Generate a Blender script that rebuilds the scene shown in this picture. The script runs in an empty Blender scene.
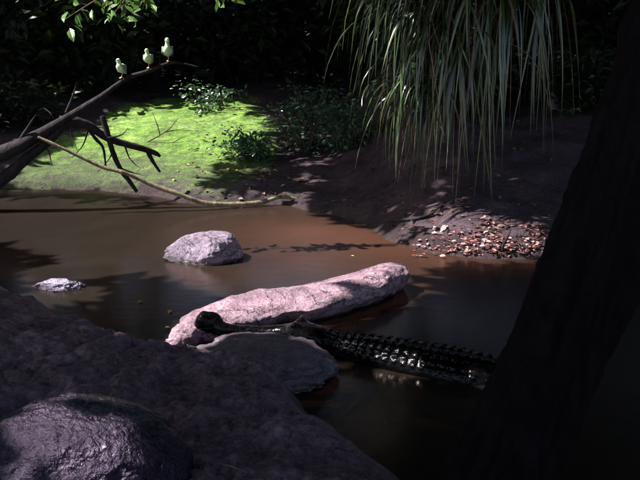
import bpy, math, random
import numpy as np
from mathutils import Vector, Matrix

random.seed(7)
RNG = np.random.default_rng(11)
scene = bpy.context.scene
COL = scene.collection

# ------------------------------------------------------------------ camera, light, exposure
CAM_H, PITCH, FOC = 2.2, math.radians(14), 889.0
cam_d = bpy.data.cameras.new("camera")
cam_d.sensor_width = 36.0
cam_d.lens = FOC / 640 * 36
cam_d.clip_start, cam_d.clip_end = 0.05, 500
cam = bpy.data.objects.new("camera", cam_d)
cam.location = (0, 0, CAM_H)
cam.rotation_euler = (math.radians(90) - PITCH, 0, 0)
COL.objects.link(cam)
scene.camera = cam

SUN_AZ, SUN_EL = math.radians(-87), math.radians(52)      # azimuth clockwise from +Y
SV = np.array([math.sin(SUN_AZ) * math.cos(SUN_EL), math.cos(SUN_AZ) * math.cos(SUN_EL), math.sin(SUN_EL)])
sun_d = bpy.data.lights.new("sun", 'SUN')
sun_d.energy, sun_d.angle, sun_d.color = 5.0, math.radians(0.5), (1.0, 0.94, 0.91)
sun = bpy.data.objects.new("sun", sun_d)
sun.rotation_euler = Vector(SV).to_track_quat('Z', 'Y').to_euler()
sun.location = (-20, 3, 25)
COL.objects.link(sun)

world = bpy.data.worlds.new("World")
scene.world = world
world.use_nodes = True
wn = world.node_tree
sky = wn.nodes.new('ShaderNodeTexSky')
sky.sky_type = 'NISHITA'
sky.sun_disc = False
sky.dust_density = 2.0
sky.sun_elevation, sky.sun_rotation = SUN_EL, SUN_AZ
bg = wn.nodes['Background']
bg.inputs['Strength'].default_value = 0.065
wn.links.new(sky.outputs[0], bg.inputs['Color'])
scene.view_settings.view_transform = 'Standard'
scene.view_settings.look = 'None'
scene.view_settings.gamma = 1.0
scene.view_settings.use_curve_mapping = False
scene.view_settings.exposure = 2.0
scene.cycles.max_bounces = 8
scene.cycles.transparent_max_bounces = 12

# ------------------------------------------------------------------ helpers: picture point -> place
SP, CP = math.sin(PITCH), math.cos(PITCH)
def ray(px, py):
    a, b = (px - 320) / FOC, (240 - py) / FOC
    return np.array([a, CP + b * SP, -SP + b * CP])
def atz(px, py, z=0.0):
    d = ray(px, py); t = (z - CAM_H) / d[2]
    return np.array([0, 0, CAM_H]) + d * t
def aty(px, py, Y):
    d = ray(px, py)
    return np.array([0, 0, CAM_H]) + d * (Y / d[1])

# ------------------------------------------------------------------ helpers: noise
def _hash(i, j, k, seed):
    n = (i * 374761393 + j * 668265263 + k * 2147483647 + seed * 144665) & 0xffffffff
    n = ((n ^ (n >> 13)) * 1274126177) & 0xffffffff
    n = n ^ (n >> 16)
    return (n & 0xffff) / 65535.0
def vnoise(P, seed=0):
    P = np.asarray(P, float)
    I = np.floor(P).astype(np.int64); f = P - I
    f = f * f * f * (f * (f * 6 - 15) + 10)
    i, j, k = I[:, 0], I[:, 1], I[:, 2]
    r = 0
    for a in (0, 1):
        wa = f[:, 0] if a else 1 - f[:, 0]
        for b in (0, 1):
            wb = f[:, 1] if b else 1 - f[:, 1]
            for c in (0, 1):
                wc = f[:, 2] if c else 1 - f[:, 2]
                r = r + wa * wb * wc * _hash(i + a, j + b, k + c, seed)
    return r * 2 - 1
def fbm(P, scale=1.0, octv=4, seed=0, gain=0.5, ridge=False):
    P = np.asarray(P, float) * scale
    out, amp, tot = 0, 1.0, 0
    for o in range(octv):
        n = vnoise(P + 17.3 * o, seed + o)
        if ridge: n = 1 - 2 * np.abs(n)
        out = out + amp * n; tot += amp
        amp *= gain; P = P * 2.03
    return out / tot
def sstep(a, b, x):
    t = np.clip((x - a) / (b - a), 0, 1); return t * t * (3 - 2 * t)
def in_poly(q, poly):
    x, y = q[:, 0], q[:, 1]; ins = np.zeros(len(q), bool); n = len(poly)
    for i in range(n):
        x1, y1 = poly[i]; x2, y2 = poly[(i + 1) % n]
        c = ((y1 > y) != (y2 > y)) & (x < (x2 - x1) * (y - y1) / (y2 - y1 + 1e-12) + x1)
        ins ^= c
    return ins
def poly_sd(q, poly):
    d = np.full(len(q), 1e9); n = len(poly)
    for i in range(n):
        a = np.array(poly[i]); b = np.array(poly[(i + 1) % n]); ab = b - a
        t = np.clip(((q - a) @ ab) / (ab @ ab + 1e-12), 0, 1)
        d = np.minimum(d, np.linalg.norm(q - a - t[:, None] * ab, axis=1))
    return np.where(in_poly(q, poly), d, -d)

# ------------------------------------------------------------------ helpers: meshes, things, parts
class MB:
    def __init__(s): s.v, s.f, s.n, s.a = [], [], 0, []
    def add(s, V, F, tint=0.0):
        V = np.asarray(V, float)
        s.v.append(V); s.f += [tuple(int(i) + s.n for i in f) for f in F]; s.n += len(V)
        s.a.append(np.full(len(V), tint) if np.isscalar(tint) else np.asarray(tint))
        return s
def make_mesh(name, V, F, smooth=True, attrs=None, origin=(0, 0, 0)):
    me = bpy.data.meshes.new(name)
    me.from_pydata((np.asarray(V) - np.asarray(origin)).tolist(), [], F)
    if smooth: me.polygons.foreach_set('use_smooth', np.ones(len(me.polygons), bool))
    for k, a in (attrs or {}).items():
        at = me.attributes.new(k, 'FLOAT', 'POINT'); at.data.foreach_set('value', np.asarray(a, np.float32))
    me.update()
    return me
def tag(o, label=None, cat=None, group=None, kind=None):
    if label: o['label'] = label
    if cat: o['category'] = cat
    if group: o['group'] = group
    if kind: o['kind'] = kind
    return o
def thing(name, loc, label, cat, group=None):
    o = bpy.data.objects.new(name, None); o.empty_display_size = 0.1
    o.location = loc; COL.objects.link(o); o['_o'] = [float(c) for c in loc]
    return tag(o, label, cat, group)
def origin_of(parent):
    while parent.parent: parent = parent.parent
    return np.array(parent.location)
def obj(name, mb, mat, parent=None, loc=None, smooth=True, attrs=None):
    V = np.concatenate(mb.v); a = dict(attrs or {}); a['tint'] = np.concatenate(mb.a)
    org = origin_of(parent) if parent else (loc if loc is not None else (0, 0, 0))
    me = make_mesh(name, V, mb.f, smooth, a, org)
    me.materials.append(mat)
    o = bpy.data.objects.new(name, me); COL.objects.link(o)
    if parent: o.parent = parent
    elif loc is not None: o.location = loc
    return o
def catmull(P, n):
    P = np.asarray(P, float); m = len(P)
    t = np.linspace(0, m - 1, n); i = np.clip(np.floor(t).astype(int), 0, m - 2); u = (t - i)[:, None]
    p0, p1, p2, p3 = P[np.maximum(i - 1, 0)], P[i], P[i + 1], P[np.minimum(i + 2, m - 1)]
    return 0.5 * (2 * p1 + (p2 - p0) * u + (2 * p0 - 5 * p1 + 4 * p2 - p3) * u**2 + (3 * p1 - p0 - 3 * p2 + p3) * u**3)
def loft(cs, wh, n=40, m=16, up=(0, 0, 1), disp=None, expo=2.0, cap=True):
    """centres, (half width, half height) -> V, F, data; disp(V, N, s, th) gives an outward offset"""
    C = catmull(cs, n); W = np.maximum(catmull(wh, n), 1e-4)
    T = np.gradient(C, axis=0); T /= np.linalg.norm(T, axis=1)[:, None] + 1e-9
    U = np.asarray(up, float) + np.zeros_like(T)
    S = np.cross(T, U); ln = np.linalg.norm(S, axis=1)[:, None]
    S = np.where(ln > 1e-3, S / np.maximum(ln, 1e-6), np.array([1.0, 0, 0])); U = np.cross(S, T)
    th = np.linspace(0, 2 * np.pi, m, endpoint=False)
    c, s_ = np.cos(th), np.sin(th); e = 2 / expo
    c2, s2 = np.sign(c) * np.abs(c)**e, np.sign(s_) * np.abs(s_)**e
    O = S[:, None, :] * (W[:, 0:1] * c2)[..., None] + U[:, None, :] * (W[:, 1:2] * s2)[..., None]
    V = C[:, None, :] + O
    N = S[:, None, :] * (c / W[:, 0:1])[..., None] + U[:, None, :] * (s_ / W[:, 1:2])[..., None]
    N /= np.linalg.norm(N, axis=2)[..., None] + 1e-9
    arc = np.concatenate([[0], np.cumsum(np.linalg.norm(np.diff(C, axis=0), axis=1))])
    ss = np.repeat(arc[:, None], m, 1); tt = np.repeat(th[None, :], n, 0)
    V, N = V.reshape(-1, 3), N.reshape(-1, 3)
    if disp is not None: V = V + N * disp(V, N, ss.ravel(), tt.ravel())[:, None]
    F = []
    for i in range(n - 1):
        for j in range(m):
            k = (j + 1) % m
            F.append((i * m + j, (i + 1) * m + j, (i + 1) * m + k, i * m + k))
    if cap:
        V = np.vstack([V, C[0], C[-1]])
        a, b = n * m, n * m + 1
        for j in range(m):
            k = (j + 1) % m
            F.append((a, j, k)); F.append((b, (n - 1) * m + k, (n - 1) * m + j))
    return V, F
def tube(pts, rad, n=30, m=10, rough=0.15, seed=0, fs=9):
    rad = np.asarray(rad, float)
    def d(V, N, s, t): return fbm(V, fs, 3, seed) * rough * np.interp(s / max(s.max(), 1e-6), np.linspace(0, 1, len(rad)), rad)
    return loft(pts, np.stack([rad, rad], 1), n, m, disp=d)
_ICO = {}
def ico(level):
    if level not in _ICO:
        import bmesh
        bm = bmesh.new(); bmesh.ops.create_icosphere(bm, subdivisions=level, radius=1)
        bm.verts.ensure_lookup_table()
        _ICO[level] = (np.array([v.co[:] for v in bm.verts]), [tuple(v.index for v in f.verts) for f in bm.faces]); bm.free()
    return _ICO[level]
def ball(c, r, level=2):
    V, F = ico(level); return V * np.asarray(r) + np.asarray(c), F
def rotz(a):
    c, s = math.cos(a), math.sin(a); return np.array([[c, -s, 0], [s, c, 0], [0, 0, 1]])

# leaves: n folded leaf blades in one array
LEAF = np.array([[0, 0, 0], [.35, .22, .05], [.35, 0, 0], [.35, -.22, .05], [.72, .17, .03], [.72, 0, -.04], [.72, -.17, .03], [1, 0, -.13]])
LEAFF = [(0, 2, 1), (0, 3, 2), (1, 2, 5, 4), (2, 3, 6, 5), (4, 5, 7), (5, 6, 7)]
QLEAF = np.array([[0, 0, 0], [.45, .26, .06], [1, 0, -.1], [.45, -.26, .06]]); QLEAFF = [(0, 3, 2, 1)]
def leaves(pos, size, rng, droop=0.0, simple=False, outward=None, lie=False):
    T, TF = (QLEAF, QLEAFF) if simple else (LEAF, LEAFF)
    n = len(pos)
    d = rng.normal(size=(n, 3))
    if outward is not None: d = d * 0.7 + outward
    d[:, 2] = d[:, 2] * 0.6 - droop
    d /= np.linalg.norm(d, axis=1)[:, None] + 1e-9
    if lie: d[:, 2] *= .25
    up = rng.normal(size=(n, 3)) * (.3 if lie else .5) + np.array([0, 0, 1])
    sd = np.cross(up, d); sd /= np.linalg.norm(sd, axis=1)[:, None] + 1e-9
    nn = np.cross(d, sd)
    sz = size * (rng.uniform(.35, 1.5, n) if lie else rng.uniform(.6, 1.3, n))
    V = pos[:, None, :] + sz[:, None, None] * (T[None, :, 0:1] * d[:, None] + T[None, :, 1:2] * sd[:, None] + T[None, :, 2:3] * nn[:, None])
    k = len(T)
    F = (np.arange(n)[:, None] * k)
    faces = []
    for f in TF: faces += (F + np.array(f)[None, :]).tolist()
    tint = np.repeat(rng.uniform(0, 1, n), k)
    return V.reshape(-1, 3), faces, tint

# ------------------------------------------------------------------ helpers: materials
class MT:
    def __init__(s, name):
        s.m = bpy.data.materials.new(name); s.m.use_nodes = True
        s.t = s.m.node_tree; s.b = s.t.nodes['Principled BSDF']; s.out = s.t.nodes['Material Output']
        s.geo = s.t.nodes.new('ShaderNodeTexCoord').outputs['Object']
    def n(s, typ, **kw):
        o = s.t.nodes.new(typ)
        for k, v in kw.items():
            if k in o.inputs: o.inputs[k].default_value = v
            else: setattr(o, k, v)
        return o
    def l(s, a, b): s.t.links.new(a, b)
    def noise(s, scale, detail=6, rough=.6, dist=0.0, stretch=None):
        o = s.n('ShaderNodeTexNoise', Scale=scale, Detail=detail, Roughness=rough, Distortion=dist)
        src = s.geo
        if stretch:
            mp = s.n('ShaderNodeMapping'); mp.inputs['Scale'].default_value = stretch; s.l(src, mp.inputs[0]); src = mp.outputs[0]
        s.l(src, o.inputs['Vector']); return o.outputs['Fac']
    def voro(s, scale, feat='F1'):
        o = s.n('ShaderNodeTexVoronoi', Scale=scale, feature=feat); s.l(s.geo, o.inputs['Vector']); return o
    def ramp(s, fac, stops):
        r = s.n('ShaderNodeValToRGB'); e = r.color_ramp.elements
        while len(e) < len(stops): e.new(0.5)
        for i, (p, c) in enumerate(stops):
            e[i].position = p; e[i].color = (*c, 1) if len(c) == 3 else c
        s.l(fac, r.inputs[0]); return r.outputs[0]
    def rng(s, fac, a, b, c=0.0, d=1.0):
        r = s.n('ShaderNodeMapRange'); r.inputs[1].default_value = a; r.inputs[2].default_value = b
        r.inputs[3].default_value = c; r.inputs[4].default_value = d; s.l(fac, r.inputs[0]); return r.outputs[0]
    def mix(s, fac, a, b, mode='MIX'):
        o = s.n('ShaderNodeMix', data_type='RGBA', blend_type=mode)
        for sock, v in ((o.inputs[0], fac), (o.inputs[6], a), (o.inputs[7], b)):
            if hasattr(v, 'is_linked'): s.l(v, sock)
            elif isinstance(v, tuple): sock.default_value = (*v, 1)
            else: sock.default_value = v
        return o.outputs[2]
    def math(s, op, a, b=0.0):
        o = s.n('ShaderNodeMath', operation=op)
        for i, v in enumerate((a, b)):
            if hasattr(v, 'is_linked'): s.l(v, o.inputs[i])
            else: o.inputs[i].default_value = v
        return o.outputs[0]
    def attr(s, name):
        return s.n('ShaderNodeAttribute', attribute_name=name).outputs['Fac']
    def bump(s, h, strength=.5, dist=.02, normal=None):
        o = s.n('ShaderNodeBump', Strength=strength, Distance=dist); s.l(h, o.inputs['Height'])
        if normal: s.l(normal, o.inputs['Normal'])
        return o.outputs[0]
    def set(s, color=None, rough=None, normal=None, **kw):
        for k, v in (('Base Color', color), ('Roughness', rough), ('Normal', normal), *kw.items()):
            if v is None: continue
            i = s.b.inputs[k.replace('_', ' ')]
            if hasattr(v, 'is_linked'): s.l(v, i)
            elif isinstance(v, tuple): i.default_value = (*v, 1)
            else: i.default_value = v
        return s.m

def rock_mat(name, dark, mid, light, rough=(.5, .85), bump=.6, scale=1.0, spec=.4):
    t = MT(name)
    big = t.noise(3 * scale, 8, .65, .4); fine = t.noise(60 * scale, 5, .7)
    v = t.voro(95 * scale)
    c = t.ramp(big, [(.3, dark), (.52, mid), (.72, light)])
    sp = t.ramp(fine, [(.36, (.35, .33, .38)), (.5, (.9, .88, .9)), (.66, (1.5, 1.4, 1.45))])
    c = t.mix(.8, c, sp, 'MULTIPLY')
    c = t.mix(t.rng(v.outputs['Distance'], .0, .22, .55, 0), c, tuple(x * .3 for x in dark))
    h = t.math('ADD', t.math('MULTIPLY', big, 1.6), t.math('MULTIPLY', fine, .35))
    sx = t.n('ShaderNodeSeparateXYZ'); t.l(t.n('ShaderNodeNewGeometry').outputs['Position'], sx.inputs[0])
    wl = t.rng(t.math('ADD', sx.outputs[2], t.math('MULTIPLY', t.math('SUBTRACT', big, .5), .12)), .015, .045, 1, 0)
    c = t.mix(t.math('MULTIPLY', wl, .8), c, (.018, .014, .014))
    stain = t.noise(4.5 * scale, 8, .75, 1.8, (.7, 1.4, 1.4)); c = t.mix(t.rng(stain, .50, .62, 0, .78), c, tuple(x * .26 for x in mid))
    crack = t.noise(2.2 * scale, 6, .6, 1.2); cr = t.rng(t.math('ABSOLUTE', t.math('SUBTRACT', crack, .5)), .0, .012, 1, 0); c = t.mix(t.math('MULTIPLY', cr, .8), c, (.02, .015, .018)); h = t.math('SUBTRACT', h, t.math('MULTIPLY', cr, .5))
    return t.set(c, t.math('SUBTRACT', t.rng(fine, .3, .7, rough[1], rough[0]), t.math('MULTIPLY', wl, .3)), t.bump(h, bump, .05), Specular_IOR_Level=spec)
def bark_mat(name, a, b, bump=.8, moss=0.0, rough=.85):
    t = MT(name)
    n1 = t.noise(14, 8, .7, .6, (1, 1, .25)); n2 = t.noise(4, 5, .6)
    c = t.ramp(n1, [(.3, a), (.68, b)])
    if moss: c = t.mix(t.rng(n2, .45, .65, 0, moss), c, (.05, .075, .02))
    return t.set(c, rough, t.bump(n1, bump, .03), Specular_IOR_Level=.12)
def leaf_mat(name, cols, rough=.45, trans=.25, spec=.5, pos=None):
    t = MT(name)
    at = t.attr('tint'); n = len(cols)
    c = t.ramp(at, list(zip(pos, cols)) if pos else [(i / max(n - 1, 1), k) for i, k in enumerate(cols)])
    c = t.mix(.5, c, t.ramp(t.noise(25, 3), [(.3, (.6, .6, .6)), (.7, (1.3, 1.3, 1.3))]), 'MULTIPLY')
    t.set(c, rough, None, Specular_IOR_Level=spec)
    tr = t.n('ShaderNodeBsdfTranslucent'); t.l(t.mix(.35, c, (.1, .16, .02)), tr.inputs[0])
    mx = t.n('ShaderNodeMixShader'); mx.inputs[0].default_value = trans
    t.l(t.b.outputs[0], mx.inputs[1]); t.l(tr.outputs[0], mx.inputs[2]); t.l(mx.outputs[0], t.out.inputs[0])
    return t.m

M = {}
M['granite_pink'] = rock_mat('pink_granite', (.085, .053, .07), (.24, .15, .185), (.38, .25, .285), (.45, .85), .75)
M['granite_pale'] = rock_mat('pale_granite', (.10, .075, .105), (.22, .17, .225), (.34, .275, .34), (.4, .8), .9, 1.4)
M['granite_wet'] = rock_mat('wet_granite', (.20, .17, .24), (.40, .35, .48), (.6, .54, .66), (.08, .45), 1.0, 1.4, .7)
M['slab'] = rock_mat('smooth_slab_rock', (.035, .025, .032), (.07, .05, .064), (.11, .08, .10), (.45, .75), .35)
t = MT('wet_purple_boulder')
n1 = t.noise(7, 9, .65, .5); n2 = t.noise(30, 3, .55); n3 = t.noise(90, 4, .6)
h = t.math('ADD', t.math('ADD', t.math('MULTIPLY', n1, .9), t.math('MULTIPLY', n2, .8)), t.math('MULTIPLY', n3, .15))
M['glossy_boulder'] = t.set(t.ramp(n1, [(.3, (.003, .002, .003)), (.55, (.008, .0055, .0085)), (.75, (.02, .014, .021))]), t.rng(t.noise(22, 5, .7, .3), .3, .72, .36, .2), t.bump(h, .8, .045), Specular_IOR_Level=.38)
M['glossy_boulder'].node_tree.nodes['Principled BSDF'].inputs['Specular Tint'].default_value = (.8, .62, 1, 1)
M['bark_dark'] = bark_mat('dark_bark', (.002, .0016, .002), (.007, .0055, .007), 1.0)
M['bark_dark'].node_tree.nodes['Principled BSDF'].inputs['Specular IOR Level'].default_value = .04
M['bark_bg'] = bark_mat('background_bark', (.005, .004, .004), (.016, .012, .012), .8, .2)
M['deadwood_dark'] = bark_mat('dark_deadwood', (.004, .0035, .004), (.04, .033, .036), .9)
M['deadwood_pale'] = bark_mat('bleached_deadwood', (.04, .032, .022), (.25, .215, .13), .9)
M['twig'] = bark_mat('twig_wood', (.05, .035, .03), (.14, .10, .08), .5)
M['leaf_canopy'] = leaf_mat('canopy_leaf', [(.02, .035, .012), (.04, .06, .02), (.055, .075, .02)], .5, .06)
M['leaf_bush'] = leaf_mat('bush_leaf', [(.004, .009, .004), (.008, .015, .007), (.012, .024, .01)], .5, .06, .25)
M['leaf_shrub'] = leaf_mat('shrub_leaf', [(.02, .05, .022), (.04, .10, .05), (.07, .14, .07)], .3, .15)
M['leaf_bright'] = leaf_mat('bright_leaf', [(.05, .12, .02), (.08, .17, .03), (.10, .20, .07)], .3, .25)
M['strap'] = leaf_mat('strap_leaf', [(.013, .024, .008), (.026, .048, .014), (.055, .085, .025), (.20, .24, .15)], .2, .12, .7, (0, .55, .85, 1))  # palest tint puts silvery highlights into the colour of some blades
M['strap_dead'] = leaf_mat('dead_strap_leaf', [(.04, .026, .02), (.10, .065, .05), (.20, .13, .10)], .5, .1)
M['litter_pink'] = leaf_mat('pinkish_fallen_leaf', [(.05, .025, .02), (.16, .06, .05), (.34, .13, .12), (.50, .28, .28)], .5, .1)
M['litter_yellow'] = leaf_mat('yellow_fallen_leaf', [(.35, .22, .03), (.5, .33, .06), (.42, .3, .2)], .5, .1)
M['litter_brown'] = leaf_mat('brown_fallen_leaf', [(.03, .018, .012), (.09, .05, .03), (.16, .09, .05)], .6, .05)

# ground: mud, moss and leaf mould
t = MT('forest_ground')
n1 = t.noise(2.2, 9, .65, .5); n2 = t.noise(38, 6, .7); n3 = t.noise(9, 7, .65, .8)
mud = t.ramp(n1, [(.3, (.024, .016, .02)), (.55, (.062, .043, .052)), (.75, (.125, .09, .108))])
mud = t.mix(.7, mud, t.ramp(n2, [(.3, (.4, .38, .4)), (.7, (1.5, 1.4, 1.45))]), 'MULTIPLY')
mossc = t.ramp(t.noise(3.2, 10, .75, .8), [(.30, (.03, .06, .012)), (.43, (.07, .14, .02)), (.54, (.13, .235, .04)), (.66, (.26, .37, .11))])
thin = t.attr('thin')
mossc = t.mix(t.math('MULTIPLY', t.rng(t.math('ADD', thin, t.math('MULTIPLY', t.math('SUBTRACT', t.noise(1.7, 8, .7, 1.2, (1, 2.0, 1)), .5), 1.8)), .3, .75), .8), mossc, t.ramp(n3, [(.3, (.028, .034, .02)), (.55, (.06, .085, .035)), (.72, (.10, .11, .075))]))
mossc = t.mix(.55, mossc, t.ramp(n2, [(.3, (.45, .5, .4)), (.7, (1.45, 1.4, 1.3))]), 'MULTIPLY')
streak = t.noise(1.3, 7, .6, 1.6, (.5, 1.6, 1)); mossc = t.mix(t.rng(t.math('ABSOLUTE', t.math('SUBTRACT', streak, .5)), .0, .022, .75, 0), mossc, (.05, .032, .045))
mm = t.math('ADD', t.attr('moss'), t.math('MULTIPLY', t.math('SUBTRACT', n3, .5), 1.5))
gc = t.mix(t.rng(mm, .38, .6), mud, mossc)
wet = t.attr('wet')
gc = t.mix(t.math('MULTIPLY', wet, .55), gc, (.02, .014, .014))
bed = t.ramp(n3, [(.3, (.05, .03, .02)), (.7, (.10, .06, .036))])
gc = t.mix(t.attr('bed'), gc, bed)
hh = t.math('ADD', t.math('MULTIPLY', n3, 1.5), t.math('MULTIPLY', n2, .5))
M['ground'] = t.set(gc, t.rng(wet, 0, 1, .9, .35), t.bump(hh, .9, .06), Specular_IOR_Level=.22)
# near bank: dark purple grey earth and rock
t = MT('near_bank_earth')
n1 = t.noise(2.5, 9, .7, .6); n2 = t.noise(45, 6, .75); n3 = t.noise(11, 8, .7, .4)
c = t.ramp(n1, [(.3, (.085, .056, .058)), (.55, (.18, .122, .132)), (.75, (.29, .20, .215))])
c = t.mix(.85, c, t.ramp(t.noise(24, 9, .8), [(.36, (.25, .23, .26)), (.64, (1.75, 1.6, 1.78))]), 'MULTIPLY')
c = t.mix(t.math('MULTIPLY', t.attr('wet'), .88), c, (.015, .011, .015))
hh = t.math('ADD', t.math('MULTIPLY', n3, 1.4), t.math('MULTIPLY', n2, .8))
M['near_bank'] = t.set(c, .82, t.bump(hh, 1.0, .05), Specular_IOR_Level=.3)
# muddy creek water
t = MT('muddy_creek_water')
w1 = t.noise(5.0, 4, .55, .3, (1, 1.8, 1)); w2 = t.noise(34, 3, .5, .2, (1, 2.2, 1))
h = t.math('ADD', t.math('MULTIPLY', w1, 1.0), t.math('MULTIPLY', w2, t.rng(t.attr('ripple'), 0, 1, .03, .30)))
nb = t.bump(h, .03, .06)
dif = t.n('ShaderNodeBsdfDiffuse'); t.l(t.ramp(t.noise(1.1, 6, .6, .6), [(.35, (.024, .018, .015)), (.65, (.036, .026, .021))]), dif.inputs[0])
sun_fac = t.attr('sun_tone'); t.l(t.mix(sun_fac, t.ramp(t.noise(1.1, 6, .6, .6), [(.35, (.009, .0075, .0055)), (.65, (.015, .012, .0085))]), (.078, .034, .021)), dif.inputs[0])  # sunlit water painted as a warmer, lighter tone; the rest kept darker
trn = t.n('ShaderNodeBsdfTransparent'); trn.inputs[0].default_value = (.42, .31, .24, 1)
m1 = t.n('ShaderNodeMixShader'); m1.inputs[0].default_value = .68
t.l(trn.outputs[0], m1.inputs[1]); t.l(dif.outputs[0], m1.inputs[2])
gl = t.n('ShaderNodeBsdfGlossy'); gl.inputs['Roughness'].default_value = .2; gl.inputs['Color'].default_value = (.9, .74, .72, 1); t.l(nb, gl.inputs['Normal'])
fr = t.n('ShaderNodeFresnel'); fr.inputs['IOR'].default_value = 1.33; t.l(nb, fr.inputs['Normal'])
m2 = t.n('ShaderNodeMixShader'); t.l(fr.outputs[0], m2.inputs[0]); t.l(m1.outputs[0], m2.inputs[1]); t.l(gl.outputs[0], m2.inputs[2])
t.l(m2.outputs[0], t.out.inputs[0])
M['water'] = t.m
# reptile hide
t = MT('wet_black_hide')
v = t.voro(85); n2 = t.noise(40, 5, .6)
c = t.ramp(n2, [(.3, (.0006, .0005, .0006)), (.7, (.0025, .002, .0022))])
M['hide'] = t.set(c, t.rng(n2, .3, .7, .12, .28), t.bump(v.outputs['Distance'], .25, .006), Specular_IOR_Level=.16)
t = MT('dark_eye'); M['eye'] = t.set((.01, .008, .006), .05)
# birds
def plume(name, a, b):
    t = MT(name); n = t.noise(70, 4, .6, 0, (1, 1, .4))
    return t.set(t.ramp(n, [(.3, a), (.7, b)]), .8, t.bump(n, .4, .006))
M['plume_pale'] = plume('pale_plumage', (.30, .48, .20), (.60, .80, .48))
M['plume_wing'] = plume('grey_green_wing', (.07, .09, .07), (.22, .26, .2))
t = MT('bird_leg'); M['leg'] = t.set((.5, .4, .22), .5)
t = MT('bird_beak'); M['beak'] = t.set((.2, .17, .12), .4)

# ------------------------------------------------------------------ terrain
far_px = [(-900, 190), (-300, 187), (0, 189), (90, 190), (150, 197), (200, 203), (290, 207), (335, 215), (385, 237), (430, 254), (470, 258), (540, 257), (640, 252), (900, 240)]
FAR = np.array([atz(*p)[:2] for p in far_px]); FAR = FAR[np.argsort(FAR[:, 0])]
def shore_y(x): return np.interp(x, FAR[:, 0], FAR[:, 1])
def ground_h(x, y, detail=True):
    x = np.atleast_1d(np.asarray(x, float)); y = np.atleast_1d(np.asarray(y, float))
    sy = shore_y(x); slope = np.gradient(FAR[:, 1], FAR[:, 0])
    sd = (y - sy) / np.sqrt(1 + np.interp(x, FAR[:, 0], slope)**2)
    P = np.stack([x, y, np.zeros_like(x)], 1)
    sd = sd + fbm(P, 1.6, 4, 3) * .16
    right = sstep(-.4, 1.4, x)
    up = np.maximum(sd, 0)
    hl = .10 * (1 - np.exp(-up / .15)) + .135 * np.minimum(up, 6) + .05 * np.maximum(up - 6, 0)
    hr = .06 * (1 - np.exp(-up / .12)) + .30 * np.minimum(up, 2.0) + .10 * np.clip(up - 2.0, 0, 6) + .05 * np.maximum(up - 8, 0)
    h = hl * (1 - right) + hr * right
    h = h + 4.5 * sstep(26, 60, y) + 5 * sstep(9, 24, np.abs(x)) * sstep(0, 3, up)  # side slopes out of view are raised to block low sky light
    dn = np.maximum(-sd, 0)
    h = h - .42 * (1 - np.exp(-dn / 1.3)) - .03 * sstep(0, .15, dn)
    # the sheet keeps on under and behind the near bank
    h = np.where(y < 2.0, np.maximum(h, -.45), h)
    if detail:
        amp = sstep(-.1, .8, sd)
        h = h + amp * (fbm(P, .8, 5, 21) * .10 + fbm(P, 4.5, 4, 5) * .028) + right * amp * (fbm(P, 1.6, 5, 9, .55, True) * .07 + fbm(np.stack([x * .9 - y * .5, x * 1.6 + y * 3.2, 0 * x], 1), 1.1, 4, 13, .55, True) * .05)
    return h, sd
def on_ground(px, py):
    d = ray(px, py); t = np.linspace(2, 60, 3000)
    Q = np.array([0, 0, CAM_H]) + d * t[:, None]
    h, _ = ground_h(Q[:, 0], Q[:, 1])
    i = np.argmax(Q[:, 2] < np.maximum(h, 0)); return Q[max(i, 1)]
def warp(n, a, b, c, k):
    """n samples from a to b, densest near c"""
    u = np.linspace(math.asinh((a - c) / k), math.asinh((b - c) / k), n); return c + k * np.sinh(u)
gx = warp(380, -90, 90, -.5, 3.5); gy = warp(460, -30, 130, 10.5, 4.0)
GX, GY = np.meshgrid(gx, gy); fx, fy = GX.ravel(), GY.ravel()
hz, sdz = ground_h(fx, fy)
ny, nx = GX.shape
idx = np.arange(ny * nx).reshape(ny, nx)
F = np.stack([idx[:-1, :-1], idx[:-1, 1:], idx[1:, 1:], idx[1:, :-1]], -1).reshape(-1, 4).tolist()
Pn = np.stack([fx, fy, 0 * fx], 1)
wetv = 1 - sstep(.05, .5, sdz + fbm(Pn, 2, 3, 31) * .2)
xr = fx + .35 * (fy - 11.5)          # the moss fades towards the darker bank on the right
MP = [on_ground(*p)[:2] for p in [(-20, 190), (30, 160), (90, 130), (118, 108), (165, 98), (252, 99), (285, 130), (270, 165), (225, 196), (150, 196)]]
msd = poly_sd(np.stack([fx, fy], 1), MP)
mossv = sstep(-.5, .5, msd + .35 * fbm(Pn, 1.4, 4, 76)) * (.72 + .28 * sstep(.1, 2.0, sdz + .7 * fbm(Pn * np.array([1, 2.2, 1]), 1.0, 4, 77))) * .8 + .06
me = make_mesh('ground', np.stack([fx, fy, hz], 1), F, True, {'moss': mossv, 'thin': 1 - sstep(.3, 2.4, sdz), 'wet': wetv, 'bed': 1 - sstep(-.12, .02, sdz)})
me.materials.append(M['ground'])
g = bpy.data.objects.new('ground', me); COL.objects.link(g)
tag(g, 'mossy forest ground and muddy creek bank', 'ground', kind='structure')

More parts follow.
